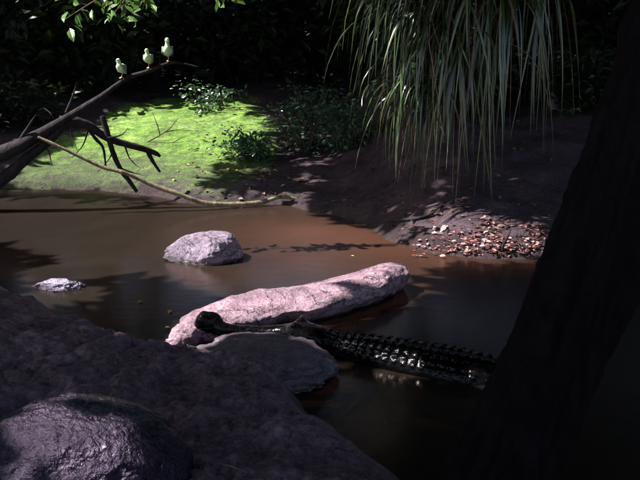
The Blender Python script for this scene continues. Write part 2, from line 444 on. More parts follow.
# water
wx = warp(200, -60, 60, 0, 3.0); wy = warp(200, -20, 14, 8, 3.0)
WX, WY = np.meshgrid(wx, wy); q = np.stack([WX.ravel(), WY.ravel()], 1)
rp_c = atz(405, 262)[:2]
rip = np.exp(-(((q[:, 0] - rp_c[0]) / .55)**2 + ((q[:, 1] - rp_c[1]) / .8)**2))
ny, nx = WX.shape; idx = np.arange(ny * nx).reshape(ny, nx)
F = np.stack([idx[:-1, :-1], idx[:-1, 1:], idx[1:, 1:], idx[1:, :-1]], -1).reshape(-1, 4).tolist()
me = make_mesh('water', np.column_stack([q, np.zeros(len(q))]), F, True, {'ripple': rip, 'sun_tone': np.exp(-(((q[:, 0] - .25 + .25 * (q[:, 1] - 8.6)) / 1.25)**2 + ((q[:, 1] - 8.7) / 1.5)**2)) * (.75 + .5 * fbm(np.column_stack([q, 0 * q[:, 0]]), 1.1, 4, 12))})  # mask of the painted sunlit patch, not taken from the depth
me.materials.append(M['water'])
w = bpy.data.objects.new('water', me); COL.objects.link(w)
tag(w, 'still brown muddy creek water', 'water', kind='structure')

# near bank
NB1 = [atz(*p)[:2] for p in [(-500, 245), (-150, 262), (0, 291), (55, 314), (120, 346), (180, 362), (225, 368), (285, 382), (330, 432), (395, 478), (440, 520)]] + [np.array([.6, 2.4]), np.array([.9, 1.0]), np.array([0.9, -6.0]), np.array([-14, -6.0])]
NB2 = [atz(*p)[:2] for p in [(470, 560), (540, 470), (600, 400), (680, 350), (900, 330), (1300, 300)]] + [np.array([14, -6.0]), np.array([.9, -6.0]), np.array([.8, 1.0])]
bx, by = warp(420, -13, 13, -.6, 1.6), warp(360, -5.5, 8.0, 4.6, 1.2)
BX, BY = np.meshgrid(bx, by); q = np.stack([BX.ravel(), BY.ravel()], 1); P3 = np.column_stack([q, np.zeros(len(q))])
sd1, sd2 = poly_sd(q, NB1), poly_sd(q, NB2)
j = fbm(P3, 2.2, 4, 51) * .09
def bank(sd, top, k): return np.where(sd > 0, top * (1 - np.exp(-np.maximum(sd, 0) / k)), -np.minimum(-sd * 1.6, .7))
hb1 = bank(sd1 + j, .20, .20) + .02 * np.clip(sd1, 0, 2)
hb2 = bank(sd2 + j, .05, .35) - .35
hb = np.maximum(hb1, hb2)
land = sstep(-.05, .3, np.maximum(sd1, sd2))
hb = hb + land * (fbm(P3, 1.5, 5, 61) * .07 + fbm(P3 + .1 * fbm(P3, 3, 3, 60)[:, None], 3.4, 5, 64, .6, True) * .065 + fbm(P3, 7, 5, 65, .65, True) * .042 + fbm(P3, 20, 4, 66, .65) * .022 + fbm(P3, 55, 3, 67) * .010)
# the higher hump on the left
hb = hb + .06 * np.exp(-(((q[:, 0] + 2.0) / .9)**2 + ((q[:, 1] - 5.2) / .9)**2)) * land
keep = hb > -.6
ny, nx = BX.shape; idx = np.arange(ny * nx).reshape(ny, nx)
Fq = np.stack([idx[:-1, :-1], idx[:-1, 1:], idx[1:, 1:], idx[1:, :-1]], -1).reshape(-1, 4)
Fq = Fq[keep[Fq].any(1)]
us, inv = np.unique(Fq, return_inverse=True)
me = make_mesh('near_bank', np.column_stack([q, hb])[us], inv.reshape(-1, 4).tolist(), True, {'wet': np.maximum(1 - sstep(.0, .12, hb), sstep(.5, .9, q[:, 0]))[us]})  # wet along the waterline; the right side is darkened in place of shade
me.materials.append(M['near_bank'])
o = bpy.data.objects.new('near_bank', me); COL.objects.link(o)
tag(o, 'dark purplish earth bank in the foreground', 'bank', kind='structure')
def bank_h(x, y):
    i = np.argmin((q[:, 0] - x)**2 + (q[:, 1] - y)**2); return hb[i]
def on_bank(px, py):
    p = atz(px, py, .25)
    for _ in range(6): p = atz(px, py, bank_h(p[0], p[1]))
    return p

# ------------------------------------------------------------------ gaps cut in the unseen canopy to place the sun patches
GAPS = []          # (polygon on the z=0 plane measured along the sun, share of leaves left out)
def flat(p): return np.array([p[0] - SV[0] / SV[2] * p[2], p[1] - SV[1] / SV[2] * p[2]])
def gap(pts, share, margin=.14): GAPS.append((np.array([flat(p) for p in pts]), share, margin))
def gap_balls(pts, r, share):          # round gaps about points in the air
    for p in pts: a = np.linspace(0, 2 * np.pi, 10)[:-1]; GAPS.append((flat(p) + r * np.stack([np.cos(a), np.sin(a)], 1), share, .12))
gap([on_ground(*p) for p in [(0, 187), (25, 165), (90, 138), (112, 116), (165, 103), (248, 104), (262, 130), (232, 150), (215, 172), (190, 199), (100, 191)]], 1.0, .2)
gap([on_ground(*p) for p in [(190, 170), (250, 148), (300, 168), (345, 190), (330, 212), (250, 204), (190, 199)]], .55)
gap([atz(*p) for p in [(190, 206), (300, 209), (400, 240), (432, 262), (400, 274), (320, 285), (240, 280), (180, 250)]], 1.0)
gap([atz(*p) for p in [(-40, 196), (190, 206), (180, 250), (230, 280), (90, 262), (-40, 235)]], 1.0, .25)
gap([atz(*p, .12) for p in [(150, 272), (158, 246), (190, 218), (256, 218), (258, 266), (220, 284)]], 1.0)
gap([atz(*p, .05) for p in [(0, 292), (20, 262), (100, 264), (112, 296), (45, 304)]], 1.0)
gap([atz(*p) for p in [(140, 372, .0), (140, 345, .0), (195, 296, .05), (220, 278, .1), (290, 262, .15), (370, 240, .2), (425, 246, .2), (415, 290, .12), (345, 312, .12), (300, 336, .12), (225, 362, .1)]], 1.0)
gap([on_ground(*p) for p in [(415, 228), (440, 214), (475, 216), (545, 222), (548, 260), (470, 262), (430, 250)]], 1.0, .25)
gap([on_ground(*p) for p in [(330, 205), (390, 190), (430, 214), (415, 240), (370, 228)]], .3, .0)
gap_balls([aty(*p, 10.6) for p in [(120, 68), (148, 57), (168, 50)]], .34, 1.0)
gap_balls([aty(*p, 10.7) for p in [(188, 65), (90, 104)]], .2, .9)
gap([atz(*p, .52) for p in [(-8, 470), (5, 425), (45, 398), (98, 394), (108, 420), (95, 460), (40, 480)]], 1.0, .27)
gap([atz(*p, .16) for p in [(284, 326), (300, 316), (350, 330), (500, 352), (508, 372), (400, 366), (310, 344)]], .93, .1)
gap_balls([aty(*p, 9.25) for p in [(345, 60), (380, 20), (430, -10), (480, 10), (530, 30), (400, 90), (440, 120), (470, 70), (380, 140), (430, 175), (510, 90)]], .5, .8)
gap_balls([aty(*p, 8.6) for p in [(80, 12), (110, 2), (135, 10)]], .3, .95)
gap([on_ground(*p) for p in [(225, 160), (195, 110), (260, 100), (330, 120), (320, 170)]], .5)
gap_balls([aty(*p, 12.4) for p in [(240, 130), (265, 115), (300, 110)]], .5, .6)
gap_balls([aty(210, 88, 15.4)], .5, .6)
gap([on_bank(*p) for p in [(-20, 300), (60, 320), (150, 370), (90, 390), (-20, 380)]], .2)
gap_balls([on_ground(566, 111)], .12, 1.0)
def canopy_filter(P, rng):
    qf = P[:, :2] - SV[:2] / SV[2] * P[:, 2:3] + rng.normal(size=(len(P), 2)) * .07
    keep = np.ones(len(P), bool); u = rng.uniform(size=len(P))
    for poly, share, mg in GAPS:
        lo, hi = poly.min(0) - .3, poly.max(0) + .3
        i = np.nonzero((qf > lo).all(1) & (qf < hi).all(1))[0]
        if len(i): keep[i] &= ~((poly_sd(qf[i], poly) > -mg) & (u[i] < share))
    return keep

# ------------------------------------------------------------------ forest trees
def limb_curve(a, b, sag=.4, rng=None):
    a, b = np.array(a), np.array(b); m = (a + b) / 2 + np.array([0, 0, sag]); return [a, m, b]
def tree(base, trunk_pts, rads, crowns, label, seed, mat='bark_bg', name='forest_tree', cat='tree', density=150.0, group='dark forest trees behind the creek', dens_leaf=.33):
    rng = np.random.default_rng(seed)
    T = thing(name, base, label, cat, group)
    mb = MB()
    if mat == 'bark_dark':
        rw = np.array(rads)
        mb.add(*loft(trunk_pts, np.stack([rw, rw], 1), 420, 120, disp=lambda V, N, s, th: fbm(V, 4, 4, seed) * .03 + fbm(np.stack([np.cos(th) * 3.2, np.sin(th) * 3.2, s * 1.3], 1), 2.2, 5, seed + 2, .55, True) * .022 + fbm(V, 40, 3, seed + 3) * .004))
    else: mb.add(*tube(trunk_pts, rads, 70, 20, .22, seed, 5))
    obj('trunk', mb, M[mat], T)
    top = np.array(trunk_pts[-1]); allp = []
    def limb_part(*a): lm = MB(); lm.add(*tube(*a)); obj('limb', lm, M[mat], T)
    for (cx, cy, cz, rx, ry, rz) in crowns:
        if cy > 14 and cx > -2: cz += 1.7  # back crowns lifted so a strip of sky reflects in the water
        n = int(math.pi * rx * ry * density)
        u = rng.normal(size=(n, 3)); u /= np.linalg.norm(u, axis=1)[:, None]
        a_ = rng.uniform(0, 6.283, n); r_ = np.sqrt(rng.uniform(0, 1, n)) * (1 + .06 * np.sin(a_ * 5 + seed))
        P = np.array([cx, cy, cz]) + np.stack([np.cos(a_) * r_ * rx, np.sin(a_) * r_ * ry, np.clip(rng.normal(size=n) * .5, -1, 1.4) * rz * (1.05 - .6 * r_**2)], 1)
        P = P[canopy_filter(P, rng)]; allp.append(P)
        lc = limb_curve(top - np.array([0, 0, .6]), (cx, cy, cz)); sm_ = catmull(lc, 40)
        if canopy_filter(sm_, rng).mean() > .93: limb_part(lc, [rads[-1] * .8, rads[-1] * .5, .03], 20, 8, .2, seed + 1)
        for k in range(4):
            a = rng.uniform(0, 6.28); e = np.array([cx + math.cos(a) * rx * .7, cy + math.sin(a) * ry * .7, cz + rng.uniform(-.3, .6)])
            lc = limb_curve((cx, cy, cz), e, .2)
            if canopy_filter(catmull(lc, 20), rng).all(): limb_part(lc, [.05, .035, .015], 12, 6, .2, seed + k)
    P = np.concatenate(allp); V, F_, ti = leaves(P, dens_leaf, rng, .1, True)
    cm = MB(); cm.add(V, F_, ti); obj('shade_crown', cm, M['leaf_canopy'], T, smooth=False)  # out of view, added to block the sun, with holes where sun should land
    return T
def up_trunk(px, Y, h, lean, seed, r):
    x = (px - 320) / FOC * Y * 1.02; z = float(ground_h(x, Y)[0][0]) - .15
    rng = np.random.default_rng(seed)
    pts = [(x, Y, z)] + [(x + lean * k / 4 + rng.normal() * .08, Y + rng.normal() * .08, z + h * k / 4) for k in range(1, 5)]
    return (x, Y, z), pts, [r * 1.5, r, r * .9, r * .8, r * .65]
specs = [
 (12, 16.5, 5.5, -.8, .30, [(-11.5, 14.5, 6.6, 6.5, 6, 1.7), (-9.5, 8.0, 6.4, 6, 5, 1.6), (-4.5, 8.0, 7.2, 5.5, 5, 1.4)], 'thickest dark trunk at the far left, behind the fallen limbs'),
 (88, 19.0, 5.5, .5, .19, [(-6.5, 20.5, 6.8, 6, 6, 1.8), (-14, 22, 6.8, 6, 6, 1.8)], 'slim dark trunk rising behind the lowest perched bird'),
 (158, 17.5, 5.2, -.4, .15, [(-5.2, 12.0, 6.5, 6, 5.5, 1.6)], 'thin dark trunk behind the highest perched bird'),
 (225, 20.0, 5.5, .6, .24, [(0.5, 20.0, 6.8, 6, 6, 1.8), (0.5, 12.5, 6.5, 5.5, 5, 1.6)], 'dark trunk above the mossy slope, left of the leafy bushes'),
 (372, 17.0, 5.2, .3, .17, [(5.5, 15.0, 6.6, 5.5, 5.5, 1.7), (7.5, 21, 6.8, 6, 6, 1.8)], 'dark trunk half hidden behind the hanging strap leaves'),
]
for i, (px, Y, h, lean, r, cr, lab) in enumerate(specs):
    b, pts, rr = up_trunk(px, Y, h, lean, 40 + i, r)
    tree(b, pts, rr, cr, lab, 100 + i)
# the big leaning tree in the foreground
bz = bank_h(.62, 3.1)
lt = [aty(428, 640, 3.05), aty(500, 480, 3.35), aty(549, 370, 3.5), aty(586, 285, 3.6), aty(634, 160, 3.68), aty(672, 50, 3.72), aty(730, -150, 3.8), aty(800, -520, 3.9)]
tree(lt[0], lt, [.24, .205, .195, .195, .20, .20, .19, .16], [(-1.5, 4.5, 6.4, 6, 5, 1.6), (-6.5, 2.5, 6.4, 6, 5, 1.6), (-3.5, 2.0, 7.2, 6, 4.5, 1.4), (0.5, 7.5, 7.2, 6, 5, 1.4), (5, 6, 6.4, 5.5, 5.5, 1.6)],
     'big near black trunk leaning right across the foreground', 200, 'bark_dark', 'leaning_tree', group=None)

# undergrowth that closes the view
def bush(px, Y, w_, h_, label, seed, leafsz=.2, n=900, mat='leaf_bush', group='dark bushes behind the creek', z0=None, name='bush', cat='bush', stems=7, simple=False):
    rng = np.random.default_rng(seed)
    x = (px - 320) / FOC * Y * 1.02
    z = float(ground_h(x, Y)[0][0]) - .05 if z0 is None else z0
    T = thing(name, (x, Y, z), label, cat, group)
    sm = MB(); P = []; O = []
    for k in range(stems):
        a = rng.uniform(0, 6.28); rr = rng.uniform(.2, 1) * w_ / 2
        tip = np.array([x + math.cos(a) * rr, Y + math.sin(a) * rr * .7, z + h_ * rng.uniform(.55, 1.0)])
        base = np.array([x + math.cos(a) * rr * .25, Y + math.sin(a) * rr * .2, z])
        c = [base, (base + tip) / 2 + np.array([0, 0, h_ * .12]), tip]
        sr = 1.0 if mat == 'leaf_bush' else .35
        sm.add(*tube(c, [(.022 + .01 * h_) * sr, .015 * sr, .006 * sr], 12, 6, .15, seed + k))
        C = catmull(c, 40); m = int(n / stems)
        ii = rng.integers(8 if mat == 'leaf_bush' else 1, 40, m); off = rng.normal(size=(m, 3)) * np.array([w_, w_ * .7, h_ * .6]) * .12
        P.append(C[ii] + off); O.append(off / (np.linalg.norm(off, axis=1)[:, None] + 1e-6))
    obj('stems', sm, M['twig'] if mat != 'leaf_bush' else M['bark_bg'], T)
    P = np.concatenate(P); O = np.concatenate(O)
    k = P[:, 2] > z + .02; P, O = P[k], O[k]
    V, F_, ti = leaves(P, leafsz, rng, .15, simple, O)
    lm = MB(); lm.add(V, F_, ti); obj('leaves', lm, M[mat], T, smooth=False)
    return T
bush_spec = [(-30, 16, 3.5, 2.6), (50, 18.5, 3.6, 2.4), (120, 17, 3.2, 2.0), (185, 19, 3.6, 2.6), (255, 18, 3.2, 2.3), (330, 19, 3.6, 2.8), (395, 16.5, 3.4, 2.5), (470, 18, 3.6, 2.6), (540, 15.5, 3.2, 2.3), (610, 17, 3.6, 2.8), (700, 15, 3.6, 2.8)]
bush_spec += [(455, 12.4, 1.8, .8), (525, 13.0, 1.8, .9), (590, 12.2, 1.6, .9), (15, 14.6, 2.2, .8)]  # low bushes added to blacken ground that should lie in deep shade
bl = ['dark bush at the far left edge behind the fallen limbs', 'dark bush behind the thick limb end on the left', 'low dark bush behind the perched birds', 'dark bush right of the perched birds in the gloom', 'dark bush above the mossy slope, behind the leafy shrubs', 'tallest dark bush left of the hanging strap leaves', 'dark bush directly behind the hanging strap leaves', 'wide dark bush behind the right half of the strap leaves', 'dark bush behind the lit green leaf on the right bank', 'dark bush behind the leaning trunk', 'dark bush beyond the right edge of the leaning trunk', 'added low dark bush on the right bank under the middle of the strap leaves', 'added low dark bush on the right bank under the right strap leaves', 'added low dark bush on the right bank beside the leaning trunk', 'added low dark bush at the left edge just behind the fallen limb']
for i, (px, Y, w_, h_) in enumerate(bush_spec):
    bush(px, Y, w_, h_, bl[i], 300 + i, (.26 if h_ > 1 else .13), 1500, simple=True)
# a second row further up the slope, one mass
rng = np.random.default_rng(5); mb = MB()
n = 26000; X = rng.uniform(-26, 26, n); Yv = rng.uniform(21, 30, n); Z = ground_h(X, Yv, False)[0] + rng.uniform(0, 1, n)**.8 * (2.6 + .9 * fbm(np.stack([X, Yv, 0 * X], 1), .4, 3, 4))
V, F_, ti = leaves(np.stack([X, Yv, Z], 1), .5, rng, .15, True); mb.add(V, F_, ti)
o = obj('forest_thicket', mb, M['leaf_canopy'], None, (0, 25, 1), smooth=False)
tag(o, 'black mass of forest thicket in the background', 'thicket', kind='stuff')

# leafy shrubs at the edge of the moss
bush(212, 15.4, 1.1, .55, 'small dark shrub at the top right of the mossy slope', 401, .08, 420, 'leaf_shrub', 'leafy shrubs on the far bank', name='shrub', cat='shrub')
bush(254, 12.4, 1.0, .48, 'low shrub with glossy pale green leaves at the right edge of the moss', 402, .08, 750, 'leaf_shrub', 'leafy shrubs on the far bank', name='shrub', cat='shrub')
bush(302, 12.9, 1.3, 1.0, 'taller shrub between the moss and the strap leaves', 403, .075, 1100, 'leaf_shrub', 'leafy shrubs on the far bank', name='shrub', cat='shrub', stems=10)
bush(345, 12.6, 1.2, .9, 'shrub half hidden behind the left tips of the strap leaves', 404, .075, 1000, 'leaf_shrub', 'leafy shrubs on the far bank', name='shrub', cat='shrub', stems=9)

# ------------------------------------------------------------------ hanging strap leaved plants and the limb they grow on
limb = MB(); limb.add(*tube([aty(760, -40, 10.2), aty(600, -34, 9.9), aty(470, -40, 9.6), aty(400, -50, 9.6), aty(300, -80, 9.8)], [.20, .17, .14, .11, .07], 50, 14, .25, 3, 5))
o = obj('overhanging_limb', limb, M['bark_bg'], None, aty(600, -34, 9.9)); 
def blades(c, n, L, spread, rng, width=.022, yaw=None):
    mb = MB(); seg = 13
    for k in range(n):
        a = rng.uniform(0, 6.283) if yaw is None else rng.normal(yaw[0], yaw[1])
        l = L * rng.uniform(.4, 1.1); out = spread * rng.uniform(.1, 1.0); rise = rng.uniform(.05, .4) * out
        t = np.linspace(0, 1, seg)
        hx = out * (1 - (1 - t)**1.5)
        drop = np.maximum(l - out * .75, .25); pw = 2.0 + 1.1 * min(out, 1.4)
        z = rise * np.sin(np.minimum(t * 2.6, np.pi)) - drop * t**pw
        wob = rng.normal() * .15; kink = rng.uniform(.35, .9); kb = rng.normal() * .12 * 2 if rng.uniform() < .4 else 0
        d = np.array([math.cos(a), math.sin(a) * .8, 0]); s = np.array([-math.sin(a), math.cos(a), 0])
        C = np.asarray(c) + rng.normal(size=3) * .07 + d * hx[:, None] + s * (wob * t**2 + kb * np.maximum(t - kink, 0))[:, None] + np.array([0, 0, 1]) * z[:, None]
        w = width * rng.uniform(.6, 1.25) * np.minimum(1, (1 - t) * 3.0 + .04) * (.55 + .45 * np.minimum(t * 5, 1))
        T = np.gradient(C, axis=0); T /= np.linalg.norm(T, axis=1)[:, None]
        tw = rng.uniform(-.9, .9) * t
        S = s * np.cos(tw)[:, None] + np.cross(T, s) * np.sin(tw)[:, None]
        Nn = np.cross(S, T)
        V = np.stack([C - S * w[:, None] / 1 + Nn * w[:, None] * .35, C, C + S * w[:, None] + Nn * w[:, None] * .35], 1).reshape(-1, 3)
        F_ = []
        for i in range(seg - 1):
            for j in (0, 1): F_.append((3 * i + j, 3 * i + j + 1, 3 * i + j + 4, 3 * i + j + 3))
        mb.add(V, F_, float(rng.uniform(0, 1)))
    return mb
sp = [(474, -16, 9.3, 120, 2.25, 1.75, 'strap leaved plant with the longest arching leaves, highest on the left', (3.3, .7)),
      (440, 14, 9.25, 85, 1.6, 1.2, 'strap leaved plant whose leaves fan out to the left edge of the hanging mass', (3.4, .7)),
      (505, -4, 9.2, 80, 1.9, 1.0, 'strap leaved plant at the middle of the hanging mass, under the limb', (3.5, 1.0)),
      (462, 44, 9.15, 65, 1.5, .9, 'strap leaved plant in the middle of the mass with leaves falling straight', (3.5, .9)),
      (540, -22, 9.4, 30, 1.8, .5, 'thin strap leaved plant at the right end of the hanging mass', None),
      (432, 88, 9.2, 65, 1.2, .85, 'small low strap leaved tuft with tips almost touching the bank', (3.4, .7))]
for i, (px, py, Y, n, L, spd, lab, yw) in enumerate(sp):
    rng = np.random.default_rng(500 + i); c = aty(px, py, Y)
    T = thing('strap_leaf_plant', c, lab, 'hanging plant', 'hanging strap leaved plants')
    st = MB()
    if py > 0: st.add(*tube([aty(px + 14, -40, 9.6), aty(px + 8, py * .3 - 20, 9.45), c], [.04, .035, .03], 16, 8, .3, 4))
    else: st.add(*tube([c - np.array([0, -.28, .04]), c + np.array([0, 0, .02])], [.06, .05], 8, 8, .3, 4))
    obj('stem', st, M['bark_bg'], T)
    obj('leaves', blades(c, n, L, spd, rng, .0155, yw), M['strap'], T)
    obj('dead_leaves', blades(c, n // 4, L * 1.1, spd * .7, rng, .008, yw), M['strap_dead'], T)
tag(o, 'dark overhanging limb carrying the strap leaved plants', 'limb')

# overhanging sprig at the top left
T = thing('leafy_sprig', aty(118, -30, 8.6), 'leafy sprig hanging into the top left corner, some leaves sunlit', 'sprig')
rng = np.random.default_rng(77)
br = MB(); lp = []
for c in ([aty(190, -60, 8.8), aty(140, -22, 8.7), aty(100, -2, 8.6), aty(64, 20, 8.55)], [aty(150, -35, 8.7), aty(128, -4, 8.6), aty(112, 16, 8.55)], [aty(170, -45, 8.7), aty(152, -15, 8.65), aty(142, 10, 8.6)], [aty(215, -55, 8.8), aty(225, -20, 8.8), aty(215, 0, 8.8)]):
    br.add(*tube(c, np.linspace(.02, .004, len(c)), 20, 6, .15, 8)); C = catmull(c, 60)[18:]
    lp.append(C[rng.integers(0, len(C), 26)] + rng.normal(size=(26, 3)) * .045)
obj('twigs', br, M['twig'], T)
V, F_, ti = leaves(np.concatenate(lp), .13, rng, .6); lm = MB(); lm.add(V, F_, ti)
obj('leaves', lm, M['leaf_bright'], T, smooth=False)

# ------------------------------------------------------------------ rocks
def facet(V, seed, n, dmin, dmax, soft=.25, up=False):
    """flatten the shape on n random planes, like broken stone"""
    rg = np.random.default_rng(seed)
    for _ in range(n):
        d = rg.normal(size=3); d[2] = abs(d[2]) if up else d[2]; d /= np.linalg.norm(d)
        e = np.maximum(V @ d - rg.uniform(dmin, dmax), 0); V = V - (e * (1 - soft * .3))[:, None] * d
    return V
def blob(c, dims, yaw, seed, shape=None, rough=.12, fs=1.6, level=6, fine=.02, mat='granite_pink', name='rock', label='', cat='rock', group=None, tilt=0.0, cuts=12):
    V, F_ = ico(level); V = V.copy()
    V = facet(V, seed, cuts, .62, .9); P = V.copy()
    r = 1 + fbm(P, fs, 5, seed, .55) * rough * 2 + fbm(P, fs * 3.1, 4, seed + 9, .55, True) * rough * .45 + fbm(P, 14, 3, seed + 5) * fine
    V = V * r[:, None]
    V[:, 2] = np.where(V[:, 2] < 0, V[:, 2] * .8, V[:, 2])
    if shape is not None: V = shape(V)
    V = V * np.asarray(dims)
    if tilt:
        ct, st_ = math.cos(tilt), math.sin(tilt); V = V @ np.array([[ct, 0, st_], [0, 1, 0], [-st_, 0, ct]]).T
    V = V @ rotz(yaw).T + np.asarray(c)
    mb = MB(); mb.add(V, F_); o = obj(name, mb, M[mat], None, c); tag(o, label, cat, group)
    return o
def wedge(V):            # low point on the left, steep blunt end on the right
    V = V.copy(); x = V[:, 0]
    V[:, 2] *= np.interp(x, [-1.2, -.6, .1, .7, 1.2], [.35, .7, 1.0, 1.12, 1.05]); V[:, 0] = np.where(x > 0, x * .92, x * 1.08)
    V[:, 1] *= np.interp(x, [-1.1, 0, 1.1], [.75, 1, .9]); V[:, 2] = np.where(V[:, 2] > .72, .72 + (V[:, 2] - .72) * .35, V[:, 2]); return V
c = atz(208, 259, 0); blob(c + np.array([-.02, .03, .03]), (.36, .26, .27), .12, 7, wedge, .1, 1.5, 6, .02, 'granite_pale', 'boulder', 'pale boulder standing alone in the brown water', 'boulder', cuts=3)
c = atz(58, 287, 0); blob(c + np.array([.02, 0, -.005]), (.235, .12, .085), .05, 15, wedge, .2, 2.0, 6, .035, 'granite_wet', 'small_rock', 'small wet flat rock just above the water on the left', 'rock', cuts=4)
c = atz(258, 368, .05); blob(c + np.array([0, .05, -.02]), (.50, .36, .18), -.22, 23, None, .12, 1.3, 6, .008, 'slab', 'flat_rock', 'smooth rounded rock at the edge of the near bank, in front of the snout', 'rock', cuts=0)
c = atz(192, 360, .05); blob(c + np.array([0, .0, 0]), (.11, .09, .10), .3, 29, None, .2, 1.6, 5, .02, 'slab', 'small_rock', 'small stone wedged beside the rounded rock on the near bank', 'rock')
c = on_bank(82, 478); blob(np.array([c[0] - .03, c[1] + .02, c[2] - .02]), (.50, .40, .36), .25, 37, None, .06, 1.3, 6, .012, 'glossy_boulder', 'wet_boulder', 'dark wet shiny boulder in the bottom left corner', 'boulder', cuts=0)
# the long rock
LR = [atz(160, 354, -.04), atz(185, 340, .02), atz(215, 322, .06), atz(260, 306, .09), atz(305, 299, .10), atz(350, 285, .12), atz(380, 275, .11), atz(394, 273, .10), atz(400, 273, .09)]
LW = [(.03, .04), (.12, .10), (.20, .16), (.25, .20), (.26, .21), (.24, .21), (.20, .20), (.15, .17), (.04, .05)]
mb = MB()
_v, _f = (loft(LR, LW, 220, 110, disp=lambda V, N, s, t: fbm(V, 2.6, 5, 71, .5) * .035 + fbm(V * np.array([1, 2, 2]), 3.2, 5, 78, .55, True) * .04 + fbm(V, 20, 4, 75, .6) * .014 + fbm(V, 60, 3, 74) * .005, expo=1.75))
_c = np.vstack([np.repeat(catmull(LR, 220), 110, 0), LR[0], LR[-1]])      # cut flat faces along its length
for _d, _lo, _a in (((-.12, -.42, .90), .098, 0), ((.10, .30, .95), .112, 1), ((-.3, -.88, -.35), .15, 2), ((-.55, .2, .8), .13, 3)):
    _d = np.array(_d) / np.linalg.norm(_d); _r = _v - _c
    _e = np.maximum(_r @ _d - _lo - .028 * fbm(_v, 2.2, 4, 140 + _a) - .012 * fbm(_v, 9, 4, 150 + _a) - .005 * fbm(_v, 40, 3, 160 + _a), 0)
    _v = _v - (_e * .95)[:, None] * _d
_v[:, 1] -= np.clip(_v[:, 2], -.05, .4) * .6 * sstep(-.6, .2, _v[:, 0]); mb.add(_v, _f)
tag(obj('long_rock', mb, M['granite_pink'], None, atz(300, 310, 0)), 'long pinkish grey rock lying across the middle of the water', 'rock')

# ------------------------------------------------------------------ gharial
SPN = [atz(196, 329, .10), atz(203, 324, .13), atz(213, 324, .12), atz(223, 329, .095), atz(245, 331, .085), atz(268, 332, .085), atz(285, 332, .09), atz(300, 334, .10), atz(316, 338, .08), atz(338, 343, .06),
       atz(370, 349, .05), atz(430, 360, .04), atz(490, 371, .02), atz(560, 385, -.07), atz(640, 396, -.10), atz(740, 402, -.18), atz(850, 400, -.22), atz(960, 392, -.24)]
SW = [(.02, .02), (.062, .068), (.066, .070), (.05, .048), (.042, .038), (.05, .040), (.078, .055), (.115, .078), (.115, .085), (.105, .09), (.165, .12), (.205, .135), (.20, .13), (.15, .11), (.10, .10), (.06, .085), (.035, .06), (.006, .02)]
bumps = []
def hide_disp(V, N, s, th):
    al = (np.degrees(th) - 90 + 180) % 360 - 180          # angle from the top of the back
    arcn = s_neck
    on = sstep(arcn, arcn + .12, s)
    d = fbm(V, 22, 3, 91) * .004
    per = .062
    ph = (s / per) % 1.0
    saw = np.where(ph < .7, ph / .7, (1 - ph) / .3)
    for k, a0 in enumerate((11, 31, 50, 66)):
        row = np.exp(-((np.abs(al) - a0) / 4.5)**2)
        d = d + on * row * saw**1.5 * (1 + .7 * fbm(V, 9, 3, 95)) * (.015, .014, .012, .009)[k]
    d = d + on * (np.abs(al) < 75) * (-.006) * np.exp(-((ph - .0) / .06)**2)
    # jaw line along the head
    d = d - (1 - sstep(arcn - .05, arcn + .05, s)) * .008 * np.exp(-((np.abs(np.abs(al) - 97)) / 5)**2)
    for (c, r, h) in bumps: d = d + h * np.exp(-np.sum((V - c)**2, 1) / r**2)
    return d
_C = catmull(SPN, 900); _A = np.concatenate([[0], np.cumsum(np.linalg.norm(np.diff(_C, axis=0), axis=1))])
s_neck = _A[np.argmin(np.linalg.norm(_C - SPN[8], axis=1))]
eye_pts = []
fw = SPN[6] - SPN[8]; fw /= np.linalg.norm(fw); sdv = np.cross(fw, [0, 0, 1]); sdv /= np.linalg.norm(sdv)
for s_ in (-1, 1):
    p = SPN[7] + sdv * s_ * .062 + np.array([0, 0, .070]) + fw * .02; eye_pts.append((p, s_)); bumps.append((p, .04, .035))
fw0 = SPN[1] - SPN[3]; fw0 /= np.linalg.norm(fw0); sd0 = np.cross(fw0, [0, 0, 1]); sd0 /= np.linalg.norm(sd0)
for s_ in (-1, 1): bumps.append((SPN[1] + sd0 * s_ * .035 + np.array([0, 0, .055]), .03, .018))
bumps.append((SPN[2] + np.array([0, 0, .06]) - fw0 * .01, .04, .018))
for _k in range(9, len(SPN)): SPN[_k] = SPN[_k] - np.array([0, 0, np.interp(_k, [9, 11, 12, 13, 14, 15], [.025, .045, .05, .07, .10, .13])])
T = thing('gharial', (SPN[10][0], SPN[10][1], -.1), 'black wet gharial with a knobbed snout and ridged back, half out of the water', 'crocodilian')
mb = MB(); mb.add(*loft(SPN, SW, 900, 160, disp=hide_disp, expo=2.2))
def leg(i, s_, back):
    C0 = SPN[i]; f = SPN[i - 1] - SPN[i + 1]; f /= np.linalg.norm(f); sv = np.cross(f, [0, 0, 1]); sv /= np.linalg.norm(sv)
    a = C0 + sv * s_ * SW[i][0] * .6 + np.array([0, 0, -.07]); k = a + sv * s_ * .13 - f * .08 * back + np.array([0, 0, -.09])
    w = k + sv * s_ * .05 + f * .10 * back + np.array([0, 0, -.13]); ft = w + f * .12 + sv * s_ * .04 + np.array([0, 0, -.03])
    mb.add(*loft([a, k, w, ft], [(.075, .075), (.055, .055), (.04, .035), (.06, .015)], 30, 12))
    for q_ in (-1, -.5, 0, .5, 1): mb.add(*loft([ft - f * .02, ft + f * .05 + sv * q_ * .045, ft + f * .09 + sv * q_ * .06 + np.array([0, 0, -.01])], [(.014, .01), (.011, .009), (.003, .003)], 8, 6))
for s_ in (-1, 1): leg(10, s_, 1); leg(13, s_, -1)
obj('body', mb, M['hide'], T)
for p, s_ in eye_pts:
    e = MB(); e.add(*ball(p + sdv * s_ * .022 + np.array([0, 0, .018]), .019, 3)); obj('eye', e, M['eye'], T)

